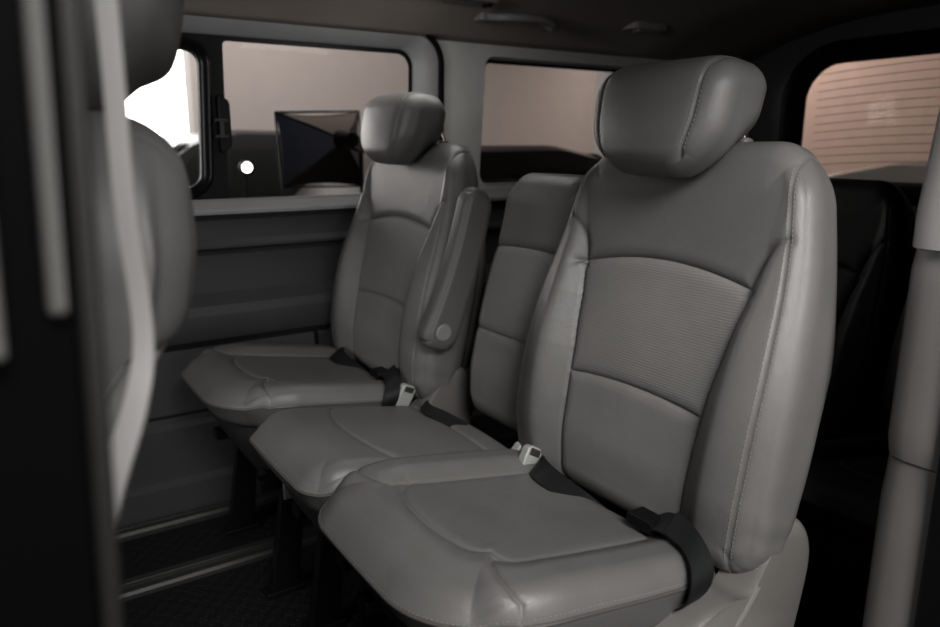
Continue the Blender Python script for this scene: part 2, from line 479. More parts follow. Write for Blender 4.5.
def make_headrest(root, yaw=0):
    dims = (.136, .285, .190); r = .040; T, W, H = dims; edge = W/2-.038
    CX, CZ = .972-X0, 1.122
    def deform(P):
        B = P.copy(); Q = pillow(B, dims, 0, r, .052, .074); yq = Q[:, 1].copy()
        x, z = Q[:, 0].copy(), Q[:, 2].copy()
        zt = .092-.018*sm(x, .02, .075)-.014*sm(-x, .0, .08)
        zb = -.095+.046*sm(x, -.005, .050)
        t = (z+H/2)/H
        Q[:, 2] = zb+t*(zt-zb)
        w = cin(t, [0, .18, .45, .75, 1], [.68, .83, .97, 1.0, .99], .06)
        Q[:, 1] *= w
        Q[:, 0] += -.014*np.sin(pi*np.clip(t, 0, 1))*(x < 0)*(1-(Q[:, 1]/.15)**2)      # padded belly
        Q[:, 0] *= 1-.10*np.abs(Q[:, 1]/.14)**2
        ay = np.abs(B[:, 1]); de = np.where((B[:, 0] < T/2-.01) & (B[:, 2] > -H/2+1e-4), np.abs(np.abs(yq)-edge), 9)
        nn = np.stack([Q[:, 0]*.8, Q[:, 1]*.25, Q[:, 2]], 1); nn /= np.linalg.norm(nn, axis=1, keepdims=True)+1e-9
        Q -= nn*(.0030*np.exp(-(de/.0030)**2)+.002*np.exp(-(de/.010)**2))[:, None]
        a = math.radians(9); c, s = math.cos(a), math.sin(a)
        return np.stack([CX+Q[:, 0]*c+Q[:, 2]*s, Q[:, 1], CZ+Q[:, 2]*c-Q[:, 0]*s], 1)
    P, F = lattice(dims, (44, 100, 66))
    hr = mesh('headrest', deform(P), F, M['leather'], root)
    for sgn in (-1, 1):
        mb = MB()
        for off in (-.0045, .0045):
            path = [(-T/2, z) for z in np.linspace(-H/2+.03, H/2, 60)]+[(x, H/2) for x in np.linspace(-T/2, T/2-.02, 40)]
            pts = np.array([[x, sgn*(edge+off), z] for x, z in path]); A = deform(solve_y(pts, edge+off, dims, 0, r, .052, .074, sgn))
            dx = np.gradient(A, axis=0); nn = np.cross(dx, np.tile([0, 1, 0], (len(A), 1)))
            nn /= np.maximum(np.linalg.norm(nn, axis=1, keepdims=True), 1e-9)
            ce = np.array([CX, 0, CZ]); nn *= np.sign((nn*(A-ce)).sum(1))[:, None]
            d = dashes(A, nn); mb.add(d.V, d.F)
        mb.build('stitching', M['stitch'], hr, smooth=False)
    for sgn in (-1, 1):
        p = MB().tube([(1.042-X0, sgn*.078, 1.02), (1.056-X0, sgn*.078, 1.095), (1.04-X0, sgn*.078, 1.13)], .0062, 14).build('headrest_post', M['chrome'], root)
        c = MB().tube([(1.050-X0, sgn*.078, 1.046), (1.0565-X0, sgn*.078, 1.086), (1.0575-X0, sgn*.078, 1.091)], [.017, .016, .013], 20).build('post_collar', M['shell'], root)
    return hr

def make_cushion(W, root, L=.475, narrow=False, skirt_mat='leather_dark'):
    T = .115; dims = (L, W, T); r = .042; hw = W/2
    cx, cz = .392-X0+L/2, .4640
    Rf = (.175, .125) if not narrow else .065
    if not narrow:
        arc = catmull([[.160, -.150], [.128, -.115], [.113, -.06], [.108, 0], [.113, .06], [.128, .115], [.160, .150]], 6)
        inner = np.array([[x, .148-.010*(x-.15)] for x in np.linspace(.125, L, 20)])
        out = catmull([[.130, .147], [.112, .165], [.100, .20], [.097, .24], [.098, .262]], 6)
    else:
        arc = catmull([[.205, -hw], [.165, -hw*.55], [.15, 0], [.165, hw*.55], [.205, hw]], 8); inner = out = None
    def deform(P):
        B = P.copy()
        C = B[:, [1, 0, 2]]; C = pillow(C, (W, L, T), 2, r, .05, Rf); Q = C[:, [1, 0, 2]]
        x = B[:, 0]+L/2; y = B[:, 1]; ay = np.abs(y); top = sm(B[:, 2], -.01, T/2-.005)
        # plan: front a little narrower and bowed
        Q[:, 1] *= np.interp(x, [0, .12, .3, L], [.95, .975, 1.0, 1.0])
        Q[:, 0] -= .006*(1-(y/hw)**2)*(1-sm(x, 0, .2))
        bow = top*.012*np.exp(-((x-.09)/.09)**2)
        Q[:, 2] += bow-top*.018*(1-sm(x, 0, .09))
        Q[:, 2] -= top*.012*sm(x, .2, .45)                         # dish towards the rear
        if not narrow:
            b = sm(ay, .140, .195)*sm(x, .075, .19)*(1-.25*sm(x, .38, L))
            Q[:, 2] += top*.017*b
            Q[:, 2] -= top*.006*np.exp(-((ay-.0)/.11)**2)*sm(x, .16, .25)
            XY = np.stack([x, y], 1); XA = np.stack([x, ay], 1)
            d = np.minimum(np.minimum(pdist(XY, arc), pdist(XA, inner)), pdist(XA, out))
        else:
            XY = np.stack([x, y], 1); d = pdist(XY, arc)
            d = np.minimum(d, np.where(x > .17, np.abs(x-.395), 9))
            Q[:, 2] += top*.010*(1-(y/hw)**2)
        Q[:, 2] -= (.0038*np.exp(-(d/.0030)**2)+.0020*np.exp(-(d/.011)**2))*top
        # lower side seam
        side = (B[:, 2] < T/2-.001)
        dz = np.where(side, np.abs(B[:, 2]-(.012)), 9)
        nn = np.stack([Q[:, 0]/L, Q[:, 1]/W, 0*Q[:, 0]], 1); nn /= np.linalg.norm(nn, axis=1, keepdims=True)+1e-9
        # tuck the underside in
        dn = np.clip((.022-B[:, 2])/.08, 0, 1)
        Q[:, 0] += .040*dn**1.2*(1-sm(x, .0, .35)); Q[:, 1] *= 1-.06*dn
        Q[:, 2] += .048*(.28-x/L)
        return np.stack([Q[:, 0]+cx, Q[:, 1], Q[:, 2]+cz], 1)
    P, F = lattice(dims, (int(L/.003), int(W/.003), 34))
    V = deform(P)
    c = P[F].mean(1)
    lab = np.where(c[:, 2] < .024, 1, 0)
    lab = np.where(c[:, 2] < .024, 1, 0)
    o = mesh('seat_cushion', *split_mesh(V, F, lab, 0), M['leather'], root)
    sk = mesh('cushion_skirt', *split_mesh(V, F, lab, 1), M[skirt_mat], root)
    # piping: perimeter at z just where cushion meets skirt
    def per(z, off=0):
        a = []
        a += [(L/2, y) for y in np.linspace(0, hw, 30)]
        a += [(x, hw) for x in np.linspace(L/2, -L/2, 90)]
        a += [(-L/2, y) for y in np.linspace(hw, -hw, 90)]
        a += [(x, -hw) for x in np.linspace(-L/2, L/2, 90)]
        a += [(L/2, y) for y in np.linspace(-hw, 0, 30)]
        return np.array([[x, y, z] for x, y in a])
    A = deform(per(.024))
    keep = [A[0]]
    for p in A[1:]:
        if np.linalg.norm(p-keep[-1]) > .004: keep.append(p)
    MB().tube(keep, .0030, 8).build('piping', M['piping'], root)
    mb = MB()
    B_ = deform(per(.031)); C_ = np.array([cx, 0, 0])
    nn = (B_-C_)*np.array([1, 1, 0]); nn /= np.linalg.norm(nn, axis=1, keepdims=True)+1e-9
    d = dashes(B_, nn); d.build('stitching', M['stitch'], root, smooth=False)
    # apron under the cushion that closes down to the seat frame
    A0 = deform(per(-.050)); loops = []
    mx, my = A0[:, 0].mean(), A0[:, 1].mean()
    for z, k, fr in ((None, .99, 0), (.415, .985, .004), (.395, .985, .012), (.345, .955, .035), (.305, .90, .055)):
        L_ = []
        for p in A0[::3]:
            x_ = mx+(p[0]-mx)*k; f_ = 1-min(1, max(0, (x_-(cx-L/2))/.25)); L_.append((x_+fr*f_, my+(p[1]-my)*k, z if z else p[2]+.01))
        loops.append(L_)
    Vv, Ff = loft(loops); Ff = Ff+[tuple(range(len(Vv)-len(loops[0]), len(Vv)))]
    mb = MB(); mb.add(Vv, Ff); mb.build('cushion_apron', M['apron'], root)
    return deform

def make_base(root, W):
    hw = W/2
    mb = MB()
    for s in (-1, 1): mb.box((.47-X0, s*(hw-.07)-.02, .285), (.93-X0, s*(hw-.07)+.02, .315))
    mb.box((.50-X0, -hw+.08, .290), (.54-X0, hw-.08, .310)); mb.box((.85-X0, -hw+.08, .290), (.89-X0, hw-.08, .310))
    mb.build('seat_frame', M['metal_black'], root, smooth=False, bev=.004)
    for s in (-1, 1):
        y = s*(hw-.08)
        for xa, xb in ((.56, .52), (.84, .90)):
            l = MB(); l.prism([(xa-.03-X0, .29), (xa+.03-X0, .29), (xb+.035-X0, .012), (xb-.035-X0, .012)], 'y', y-.012, y+.012)
            l.box((xb-.05-X0, y-.022, 0.0), (xb+.05-X0, y+.022, .014))
            l.build('leg', M['metal_black'], root, smooth=False, bev=.003)

def make_side_cover(root, sgn, W, wide=True):
    """moulded plastic recliner cover beside the cushion"""
    yb = sgn*(W/2+.002)
    pts = catmull([(.70, .30), (.705, .400), (.77, .446), (.83, .458), (.878, .455), (.915, .500), (.945, .535), (.975, .545), (1.005, .532), (1.028, .495), (1.033, .45), (1.02, .38), (1.0, .30)], 6)
    poly = [(x-X0, z) for x, z in pts]
    poly = [(x-.012, z-.012) for x, z in poly]
    cxp = sum(p[0] for p in poly)/len(poly); czp = sum(p[1] for p in poly)/len(poly)
    def ins(k): return [(cxp+(x-cxp)*k, czp+(z-czp)*k) for x, z in poly]
    loops = []
    for k, dy in ((1.0, -.030), (1.0, .010), (.985, .020), (.95, .027), (.88, .031)):
        loops.append([(x, yb+sgn*dy, z) for x, z in ins(k)])
    V, F = loft(loops); n = len(poly)
    F.append(tuple(range(len(V)-n, len(V)))); F.append(tuple(range(n))[::-1])
    o = MB().add(V, F).build('recliner_cover', M['shell'], root, ang=50)
    # raised lip line on the cover
    lip = catmull([(.78, .31), (.80, .36), (.85, .41), (.885, .45)], 8)
    MB().tube([(x-X0, yb+sgn*.029, z) for x, z in lip], .006, 8).build('cover_rib', M['shell'], o)
    # sill moulding running forward along the cushion
    s = MB(); s.prism([(.50-X0, .29), (.50-X0, .335), (.60-X0, .365), (.72-X0, .385), (.78-X0, .40), (.78-X0, .29)], 'y', yb-.012, yb+sgn*.018)
    s.build('side_valance', M['shell'], root, ang=30, bev=.005)
    return o

def make_back_shell(root, W, H=.60):
    """hard plastic shell on the rear of the backrest"""
    hw = W/2-.012; T = .135
    rows = []
    for h in np.linspace(.0, .40*H/.6, 14):
        t = h/.63
        ws = np.interp(t, [0, .08, .2, .45, .62, .8, .92, 1], [.86, .90, .985, 1.0, .965, .885, .82, .78])*.965
        depth = T/2-.002+.022*(1-h/.44)-.03*max(0, (h-.30)/.14)**2
        row = []
        prof = [(-1.0, -.060), (-1.0, -.012), (-.985, .002), (-.93, .010)] + [(u, .014) for u in np.linspace(-.85, .85, 12)] + [(.93, .010), (.985, .002), (1.0, -.012), (1.0, -.060)]
        for u, d in prof: row.append((depth+d, u*hw*ws, h))
        rows.append(row)
    V, F = loft(rows, closed=False)
    V = back_to_local(np.array(V, float))
    # give it body: backing sheet
    o = mesh('back_shell', V, F, M['shell'], root); so = o.modifiers.new('s', 'SOLIDIFY'); so.thickness = .004
    sharp(o, 50)
    return o

def make_buckle(name, loc, rx, ry, label, group=None, size=1.0):
    e = empty(name, loc); e.rotation_euler = (rx, ry, 0)
    setp(e, label, 'buckle', group)
    MB().box((-.010*size, -.004, -.10), (.010*size, .004, 0)).build('stalk', M['buckle'], e, smooth=False, bev=.002)
    b = MB(); b.prism([(-.017, -.002), (.017, -.002), (.020, .03), (.019, .052), (.012, .058), (-.012, .058), (-.019, .052), (-.020, .03)], 'y', -.010, .010)
    b.build('buckle_body', M['buckle'], e, ang=30, bev=.003)
    r = MB(); r.box((-.013, -.0112, .040), (.013, .0112, .054)); r.build('release_button', M['shell_dark'], e, smooth=False, bev=.001)
    return e
def ribbon(P, Wd, t=.0014):
    """flat strap: centre points P, half-width vectors Wd"""
    P = catmull(P, 8); Wd = catmull(Wd, 8); n = len(P); V = []; F = []
    for i in range(n):
        tg = P[min(i+1, n-1)]-P[max(i-1, 0)]; nn = np.cross(tg, Wd[i]); nn = nn/np.linalg.norm(nn)*t
        V += [P[i]-Wd[i]-nn, P[i]+Wd[i]-nn, P[i]+Wd[i]+nn, P[i]-Wd[i]+nn]
    for i in range(n-1):
        for k in range(4): F.append((4*i+k, 4*i+(k+1) % 4, 4*i+4+(k+1) % 4, 4*i+4+k))
    F += [(0, 1, 2, 3), tuple(4*(n-1)+k for k in (3, 2, 1, 0))]
    return MB().add(V, F)

def copy_tree(o, parent=None):
    c = o.copy(); COL.objects.link(c)
    if parent: c.parent = parent
    for ch in list(o.children): copy_tree(ch, c)
    return c
def descend(o):
    out = [o]
    for c in o.children: out += descend(c)
    return out
def remat(root, mp):
    for o in descend(root):
        if o.type == 'MESH' and o.material_slots:
            m = o.material_slots[0].material
            if m and m.name in mp:
                o.material_slots[0].link = 'OBJECT'; o.material_slots[0].material = mp[m.name]

YN, YM, YF = .868, 1.330, 1.808
# near seat ------------------------------------------------------------
near = empty('passenger_seat', (X0, YN, 0))
CUSH = .006; BACK = -.006
make_base(near, .52)
def grab(root, fn):
    before = set(root.children); fn(); return [o for o in root.children if o not in before]
for o in grab(near, lambda: make_cushion(.52, near)): o.location.y = CUSH
for o in grab(near, lambda: (make_backrest(.570, .655, near), make_back_shell(near, .570))): o.location.y = BACK
make_headrest(near)
side_n = make_side_cover(near, -1, .52)
far = copy_tree(near); far.location = (X0, YF, 0)
front = copy_tree(near); front.location = (X0-.928, YN+.01, .0)
for o in list(front.children):
    if o.name.startswith('headrest'): o.location.x += .0 if 'post' in o.name else .074; o.location.z += .07
    elif o.name.startswith(('backrest', 'lumbar', 'back_shell', 'post_collar')) or (o.name.startswith('stitching') and max(v.co.z for v in o.data.vertices) > .62):
        bpy.data.objects.remove(o)
def front_back(root):
    dims = (.135, .53, .63)
    P, F = lattice(dims, (30, 110, 130))
    Q = pillow(P, dims, 0, .05, .13, .06); z = Q[:, 2]+.305+.49
    c_ = cin(z, [.49, .60, .70, .78, .83, .90, .925, .99, 1.05, 1.09, 1.11], [-.03, -.005, .03, .075, .118, .148, .176, .190, .188, .178, .168], .012)
    y = Q[:, 1]; rear = sm(P[:, 0], 0, .06)
    Q[:, 0] += c_-.0675+rear*(.014*(1-(y/.26)**2))-.030*rear*(np.abs(y)/.26)**3
    Q[:, 1] *= cin(z, [.49, .7, .9, 1.11], [.86, .95, 1, .92])
    g = np.exp(-((z-.912)/.004)**2)*rear*.006
    Q[:, 0] -= g
    side = np.exp(-((np.abs(P[:, 1])-.215)/.004)**2)*rear*.004; Q[:, 0] -= side
    V = np.stack([Q[:, 0]-(X0-.905), Q[:, 1], z], 1)
    cc = P[F].mean(1); zz = V[F].mean(1)[:, 2]
    lab = np.where((zz < .912) & (cc[:, 0] > .02), 1, 0)
    mesh('backrest', *split_mesh(V, F, lab, 0), M['leather'], root)
    mesh('back_shell', *split_mesh(V, F, lab, 1), M['shell'], root)
front_back(front)
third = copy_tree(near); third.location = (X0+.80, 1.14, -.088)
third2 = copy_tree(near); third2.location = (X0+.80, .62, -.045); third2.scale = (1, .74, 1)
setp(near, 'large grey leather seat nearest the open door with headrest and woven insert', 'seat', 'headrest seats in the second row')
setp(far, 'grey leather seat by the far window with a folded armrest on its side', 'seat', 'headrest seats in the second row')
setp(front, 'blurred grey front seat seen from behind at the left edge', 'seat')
G3 = 'black seats of the third row'
setp(third, 'black third row seat behind the nearest grey seat, its back below the rear window', 'seat', G3)
setp(third2, 'black third row seat in shadow partly hidden behind the pale door pillar', 'seat', G3)
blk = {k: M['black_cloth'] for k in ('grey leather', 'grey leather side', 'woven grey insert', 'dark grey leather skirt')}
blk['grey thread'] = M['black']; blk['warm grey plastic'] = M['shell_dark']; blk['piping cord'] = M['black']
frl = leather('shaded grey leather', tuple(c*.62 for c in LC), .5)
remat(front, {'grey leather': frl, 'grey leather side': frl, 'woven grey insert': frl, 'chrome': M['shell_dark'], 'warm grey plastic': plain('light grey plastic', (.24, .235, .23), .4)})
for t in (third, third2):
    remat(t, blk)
    for o in [c for c in descend(t) if c.name.startswith(('headrest', 'post_collar', 'recliner_cover', 'side_valance'))]:
        for q in descend(o)[::-1]: bpy.data.objects.remove(q)

# armrest on the far seat ---------------------------------------------
def make_armrest(parent, yloc):
    W_ = .098; L_ = .40; T_ = .056; dims = (W_, T_, L_); r = .021
    P, F = lattice(dims, (26, 18, 90))
    Q = rounded(P, dims, r)
    xa, zb = squash(Q[:, 0], Q[:, 2], W_/2, L_/2, .040); Q[:, 0], Q[:, 2] = xa, zb
    t = (P[:, 2]/L_)+.5
    Q[:, 0] *= np.interp(t, [0, .3, 1], [1.05, .95, .82])
    # seam ridge along both faces' borders
    e = np.minimum(W_/2-np.abs(P[:, 0]), L_/2-np.abs(P[:, 2]))
    de = np.abs(e-.012)*(1)
    Q[:, 1] -= np.sign(P[:, 1])*.0018*np.exp(-(de/.0022)**2)
    Q[:, 0] += .012*np.sin(pi*t)
    a = math.radians(19); c, s = math.cos(a), math.sin(a)
    cx, cz = .938-X0, .790
    V = np.stack([cx+Q[:, 0]*c+Q[:, 2]*s, Q[:, 1]+yloc, cz+Q[:, 2]*c-Q[:, 0]*s], 1)
    o = mesh('armrest', V, F, M['armrest'], parent)
    px, pz = .888-X0, .645
    cap = MB().tube([(px, yloc-.020, pz), (px, yloc-.030, pz), (px, yloc-.0325, pz)], [.0215, .0215, .018], 28).build('pivot_cap', M['leather_side'], o)
    return o
make_armrest(far, -.320)

# middle seat ----------------------------------------------------------
mid = empty('middle_seat', (X0+.026, YM, 0))
make_base(mid, .38)
for o in grab(mid, lambda: make_cushion(.40, mid, narrow=True)): o.location.z = -.02
for o in grab(mid, lambda: (make_backrest(.32, .585, mid, narrow=True), make_back_shell(mid, .34, .52))): o.location = (.045, -.038, 0)
setp(mid, 'narrow grey leather middle seat without headrest between the two larger seats', 'seat')

# belts and buckles ------------------------------------------------------
def lap_belt(Yc, label):
    e = empty('lap_belt', (.80, Yc, .5)); setp(e, label, 'seat belt', 'lap belts on the second row seats')
    def L(p): return (p[0]-.80, p[1], p[2]-.5)
    P = [(.85, .17, .470), (.822, .15, .490), (.806, .10, .492), (.820, .03, .470), (.845, -.03, .440), (.842, -.09, .465), (.832, -.15, .506), (.822, -.20, .515)]
    Wd = [(.02, .004, .012)]*2+[(.023, .004, .006)]*5+[(.022, .006, .008)]
    ribbon([L(p) for p in P], Wd).build('webbing', M['webbing'], e)
    P2 = [(.825, -.175, .518), (.812, -.215, .519), (.800, -.248, .508), (.788, -.268, .488), (.778, -.270, .462), (.772, -.255, .440)]
    W2 = [(.021, .004, .010), (.022, .010, .008), (.023, .006, .006), (.023, 0, .004), (.022, 0, .004), (.022, 0, 0)]
    ribbon([L(p) for p in P2], W2).build('folded_webbing', M['webbing'], e)
    t = MB(); t.box((.010, -.15, -.014), (.048, -.095, .006)); t.build('belt_tongue', M['black'], e, smooth=False, bev=.004)
    return e
lap_belt(YN, 'black lap belt lying across the rear of the nearest seat cushion')
lap_belt(YF, 'black lap belt bunched on the cushion of the far window seat')
mb = empty('lap_belt', (.80, YM, .5)); setp(mb, 'short black belt strap tucked behind the narrow middle seat cushion', 'seat belt')
ribbon([(.045, .15, -.035), (.022, .115, -.018), (.010, .07, -.016), (.022, .02, -.020), (.045, -.03, -.035)], [(.016, .012, .004)]*5).build('webbing', M['webbing'], mb)
make_buckle('belt_buckle', (.812, 1.045, .462), math.radians(-6), math.radians(30), 'pale grey buckle between the middle seat and the nearest seat back')
make_buckle('belt_buckle', (.835, 1.118, .440), math.radians(6), math.radians(34), 'second pale buckle half hidden low beside the middle seat cushion')
make_buckle('belt_buckle', (.812, 1.545, .450), math.radians(4), math.radians(24), 'pale grey buckle low beside the far seat below its armrest')

# ------------------------------------------------------------------ van shell
def S(o): o['kind'] = 'structure'; return o
XR = 2.9
# floor
fl = MB(); fl.box((-1.3, .40, -.03), (XR, 2.27, 0)); S(fl.build('floor', M['floor'], smooth=False))
def rail(n, y, w, h, x0=-1.2, x1=2.8, mat='rail'):
    pr = [(y-w/2, 0), (y-w/2, h*.6), (y-w/2+.006, h), (y-w*.12, h), (y-w*.10, h*.45), (y+w*.10, h*.45), (y+w*.12, h), (y+w/2-.006, h), (y+w/2, h*.6), (y+w/2, 0)]
    S(MB().prism(pr, 'x', x0, x1).build('trim_%d' % n, M[mat], smooth=False, bev=.0015))
rail(1, 1.83, .075, .020); rail(2, 2.12, .05, .024)
# far side wall, lower: cross-section extruded along X
prof = [(2.155, 0.0), (2.155, .10), (2.175, .115), (2.175, .270), (2.190, .283), (2.192, .300), (2.178, .315), (2.182, .44), (2.190, .500), (2.172, .515),
        (2.145, .530), (2.130, .560), (2.128, .605), (2.140, .630), (2.165, .645), (2.188, .66), (2.188, .770), (2.180, .782), (2.160, .792), (2.160, .800),
        (2.172, .815), (2.176, .870), (2.164, .886), (2.152, .893), (2.153, .901), (2.200, .922)]
V = []; F = []
xs = [-1.3, XR]
for x in xs: V += [(x, y, z) for y, z in prof]
n = len(prof)
F = [(i, i+1, n+i+1, n+i) for i in range(n-1)]
wl = MB().add(V, F)
S(wl.build('wall_left', M['wall'], ang=28))
S(MB().prism([(2.148, .888), (2.146, .900), (2.156, .908), (2.199, .930), (2.199, .888)], 'x', -1.3, XR).build('trim_17', M['band'], ang=30, bev=.002))  # sill strip paler than the wall: light from above put into its colour
# small vertical joint in the trim behind the far seat
j = MB(); j.box((.845, 2.166, .31), (.852, 2.20, .50)); S(j.build('trim_3', M['black'], smooth=False))
j = MB(); j.box((.895, 2.158, .0), (.96, 2.20, .52)); S(j.build('trim_4', M['wall_low'], smooth=False, bev=.01))

ZT = 1.418
def panel(name, outer, holes, y, mat, axis='y', parent=None):
    loops = [outer]+[h[::-1] for h in holes]
    pts = [[Vector((p[0], p[1], 0)) for p in L] for L in loops]
    tri = tessellate_polygon(pts)
    flat = [p for L in loops for p in L]
    V = [(p[0], y(p) if callable(y) else y, p[1]) if axis == 'y' else (y, p[0], p[1]) for p in flat]
    return MB().add(V, tri).build(name, mat, parent, smooth=False)
def lean(z): return 2.20-.055*max(0, (z-.91))/.5     # the glass house leans inwards
oA = rrect(-.60, 1.335, .900, 1.452, (.02, .12, .115, .05), 10)
oB = rrect(-.58, 1.238, .914, 1.384, (.02, .075, .055, .04), 10)
w2 = rrect(1.500, 2.76, .940, 1.378, (.05, .08, .08, .035), 10)
def skewloop(L, k): return [(x+k*(z-1.15), z) for x, z in L]
w2 = skewloop(w2, .06); oA = skewloop(oA, .02); oB = skewloop(oB, .02)
oAc = [(x, min(z, ZT+.02)) for x, z in oA]
panel('wall_left_upper', [(-1.3, .908), (XR, .908), (XR, ZT+.05), (-1.3, ZT+.05)], [oA, w2] if False else [oA, w2], 2.198, M['pillar'])
bpy.data.objects['wall_left_upper']['kind'] = 'structure'
bpy.data.objects['wall_left_upper'].name = 'trim_5'
# window 1 : surround band, seal, black frame, fixed pane, sliding pane, latch
w1 = empty('window_1', (0, 2.2, .9)); S(w1)
def T1(L, y): return [(x, y-2.2, z-.9) for x, z in L]
def inset(L, d):
    n = len(L); out = []
    for i in range(n):
        a = np.array(L[i-1]); b = np.array(L[(i+1) % n]); t = b-a; t = t/(np.linalg.norm(t)+1e-9)
        out.append((L[i][0]-t[1]*d, L[i][1]+t[0]*d))
    return out
V, F = loft([T1(oA, 2.196), T1(inset(oA, .004), 2.178), T1(inset(oA, .016), 2.176), T1(inset(oA, .020), 2.192)]); MB().add(V, F).build('rubber_seal', M['black'], w1)
V, F = loft([T1(inset(oA, .018), 2.190), T1(inset(oA, .026), 2.184), T1(oB, 2.212), T1(inset(oB, .003), 2.222)]); MB().add(V, F).build('surround', M['band'], w1, ang=60)
pane1 = rrect(.624, 1.222, .926, 1.368, (.012, .055, .045, .012), 8)
pane1 = skewloop(pane1, .03)
opn = rrect(-.50, .556, .958, 1.342, (.04, .045, .045, .04), 8)
opn = skewloop(opn, .05)
o = panel('window_frame', inset(oB, -.004), [pane1, opn], lambda p: 2.226, M['black'], parent=w1)
for v in o.data.vertices: v.co.y -= 2.2; v.co.z -= .9
for v in o.data.vertices: pass
# raised rounded moulding round the sliding pane
V, F = loft([T1(inset(opn, -.030), 2.224), T1(inset(opn, -.026), 2.206), T1(inset(opn, -.018), 2.200), T1(inset(opn, -.010), 2.206), T1(inset(opn, -.006), 2.216), T1(inset(opn, .004), 2.218), T1(inset(opn, .006), 2.232)])
MB().add(V, F).build('sliding_sash', M['gloss_black'], w1, ang=60)
def flat(loop, y, name, mat, parent, org=(0, 2.2, .9)):
    V = [(x-org[0], y-org[1], z-org[2]) for x, z in loop]
    return MB().add(V, [tuple(range(len(V)))]).build(name, mat, parent, smooth=False)
flat(inset(pane1, -.004), 2.232, 'pane', M['glass'], w1)
flat(inset(opn, -.003), 2.230, 'sliding_pane', M['glass_clear'], w1)
la = MB(); la.prism([(.600, 1.065), (.600, 1.215), (.606, 1.222), (.630, 1.205), (.634, 1.195), (.634, 1.085), (.630, 1.075), (.606, 1.058)], 'y', 2.206, 2.229)
la.V = [(x, y-2.2, z-.9) for x, y, z in la.V]; lo = la.build('latch', M['black'], w1, ang=30, bev=.003)
lb = MB()
for z in (1.105, 1.150): lb.box((.585, -.004, z-.9-.004), (.622, .008, z-.9+.004))
lb.box((.60, -.002, .205), (.612, .008, .25)); lb.build('latch_catch', M['shell_dark'], lo, smooth=False, bev=.001)
# window 2
wn2 = empty('window_2', (2.1, 2.2, .9)); S(wn2)
def T2(L, y): return [(x-2.1, y-2.2, z-.9) for x, z in L]
V, F = loft([T2(inset(w2, -.002), 2.197), T2(inset(w2, .004), 2.206), T2(inset(w2, .010), 2.226)]); MB().add(V, F).build('surround', M['band'], wn2)
V, F = loft([T2(inset(w2, .008), 2.222), T2(inset(w2, .016), 2.221), T2(inset(w2, .018), 2.234)]); MB().add(V, F).build('window_frame', M['black'], wn2)
flat(inset(w2, .012), 2.232, 'pane', M['glass'], wn2, (2.1, 2.2, .9))
# tailgate wall + rear window
rw = [(y, z+.045*(1-((y-1.3)/.6)**2)*(1 if z > 1.2 else 0)) for y, z in rrect(.73, 1.905, .940, 1.385, (.05, .05, .13, .13), 10)]
S(panel('wall_rear', [(.40, 0), (2.27, 0), (2.27, 1.62), (.40, 1.62)], [inset(rw, -.075)], XR, M['shell_dark'], axis='x'))
w3 = empty('window_3', (XR, 1.3, .9)); S(w3)
def T3(L, x): return [(x-XR, y-1.3, z-.9) for y, z in L]
V, F = loft([T3(inset(rw, -.080), XR-.002), T3(inset(rw, -.070), XR-.03), T3(inset(rw, -.045), XR-.045), T3(inset(rw, -.012), XR-.020), T3(inset(rw, -.002), XR+.01), T3(inset(rw, .004), XR+.03)])
MB().add(V, F).build('window_frame', M['black'], w3, ang=60)
MB().add(T3(inset(rw, -.004), XR+.025), [tuple(range(len(rw)))]).build('pane', M['glass_rear'], w3, smooth=False)
for k in range(13):
    z = 1.385-.0325*k
    ys = np.linspace(.76, 1.845, 24)
    MB().tube([(.019, y-1.3, z-.9+.028*(1-((y-1.3)/.6)**2)) for y in ys], .0011, 5).build('heater_line', M['heat'], w3)
# ceiling
def zc(y):
    t = (y-1.33)/.87
    return 1.562-.146*abs(t)**2.8
ys = np.linspace(.46, 2.205, 41); xsn = [-1.3, -.5, .4, 1.3, 2.2, XR]
V = []; F = []
for x in xsn:
    for y in ys: V.append((x, y, zc(y)))
ny = len(ys)
for i in range(len(xsn)-1):
    for k in range(ny-1): F.append((i*ny+k, i*ny+k+1, (i+1)*ny+k+1, (i+1)*ny+k))
ce = MB().add(V, F); ce = ce.build('ceiling', M['headliner']); S(ce)
so = ce.modifiers.new('s', 'SOLIDIFY'); so.thickness = .03; so.offset = 1
for p in ce.data.polygons: pass
# roof side rail over the sliding door
S(MB().prism([(.36, 1.40), (.36, 1.52), (.50, 1.56), (.50, 1.43), (.46, 1.40)], 'x', -1.3, XR).build('trim_6', M['gloss_black'], smooth=False, bev=.01))
# near side wall behind the door opening (with its dark inner trim)
S(MB().box((1.10, .36, 0), (XR, .40, 1.45)).build('wall_right', M['shell_dark'], smooth=False))
S(MB().box((-.30, .36, -.03), (1.10, .42, -.001)).build('trim_7', M['black'], smooth=False))
# pale pillar trim at the rear edge of the door opening
def pillar_piece(n, z0, z1, mat, dx=0):
    loops = []
    zs = np.linspace(z0, z1, 12)
    for i, z in enumerate(zs):
        e = .004 if i in (0, len(zs)-1) else 0
        sh = -.015*(1-z/1.0)+dx + (.10*max(0, z-.95)**1.0*1.6)
        bx = [(1.000, .418), (1.000, .455), (1.006, .476), (1.020, .486), (1.06, .492), (1.12, .492), (1.12, .40), (1.03, .398), (1.008, .402)]
        loops.append([(x+sh+e, y-e*.5, z) for x, y in bx])
    V, F = loft(loops); k = len(loops[0]); F += [tuple(range(k))[::-1], tuple(range(len(V)-k, len(V)))]
    return S(MB().add(V, F).build('trim_%d' % n, mat, ang=50))
pillar_piece(8, .952, 1.45, M['cap'], dx=-.014)
pillar_piece(9, .665, .949, M['shell'])
pillar_piece(10, .02, .662, M['shell'], dx=.004)
S(MB().box((.985, .368, .0), (1.10, .408, 1.45)).build('trim_11', M['gloss_black'], smooth=False, bev=.006))

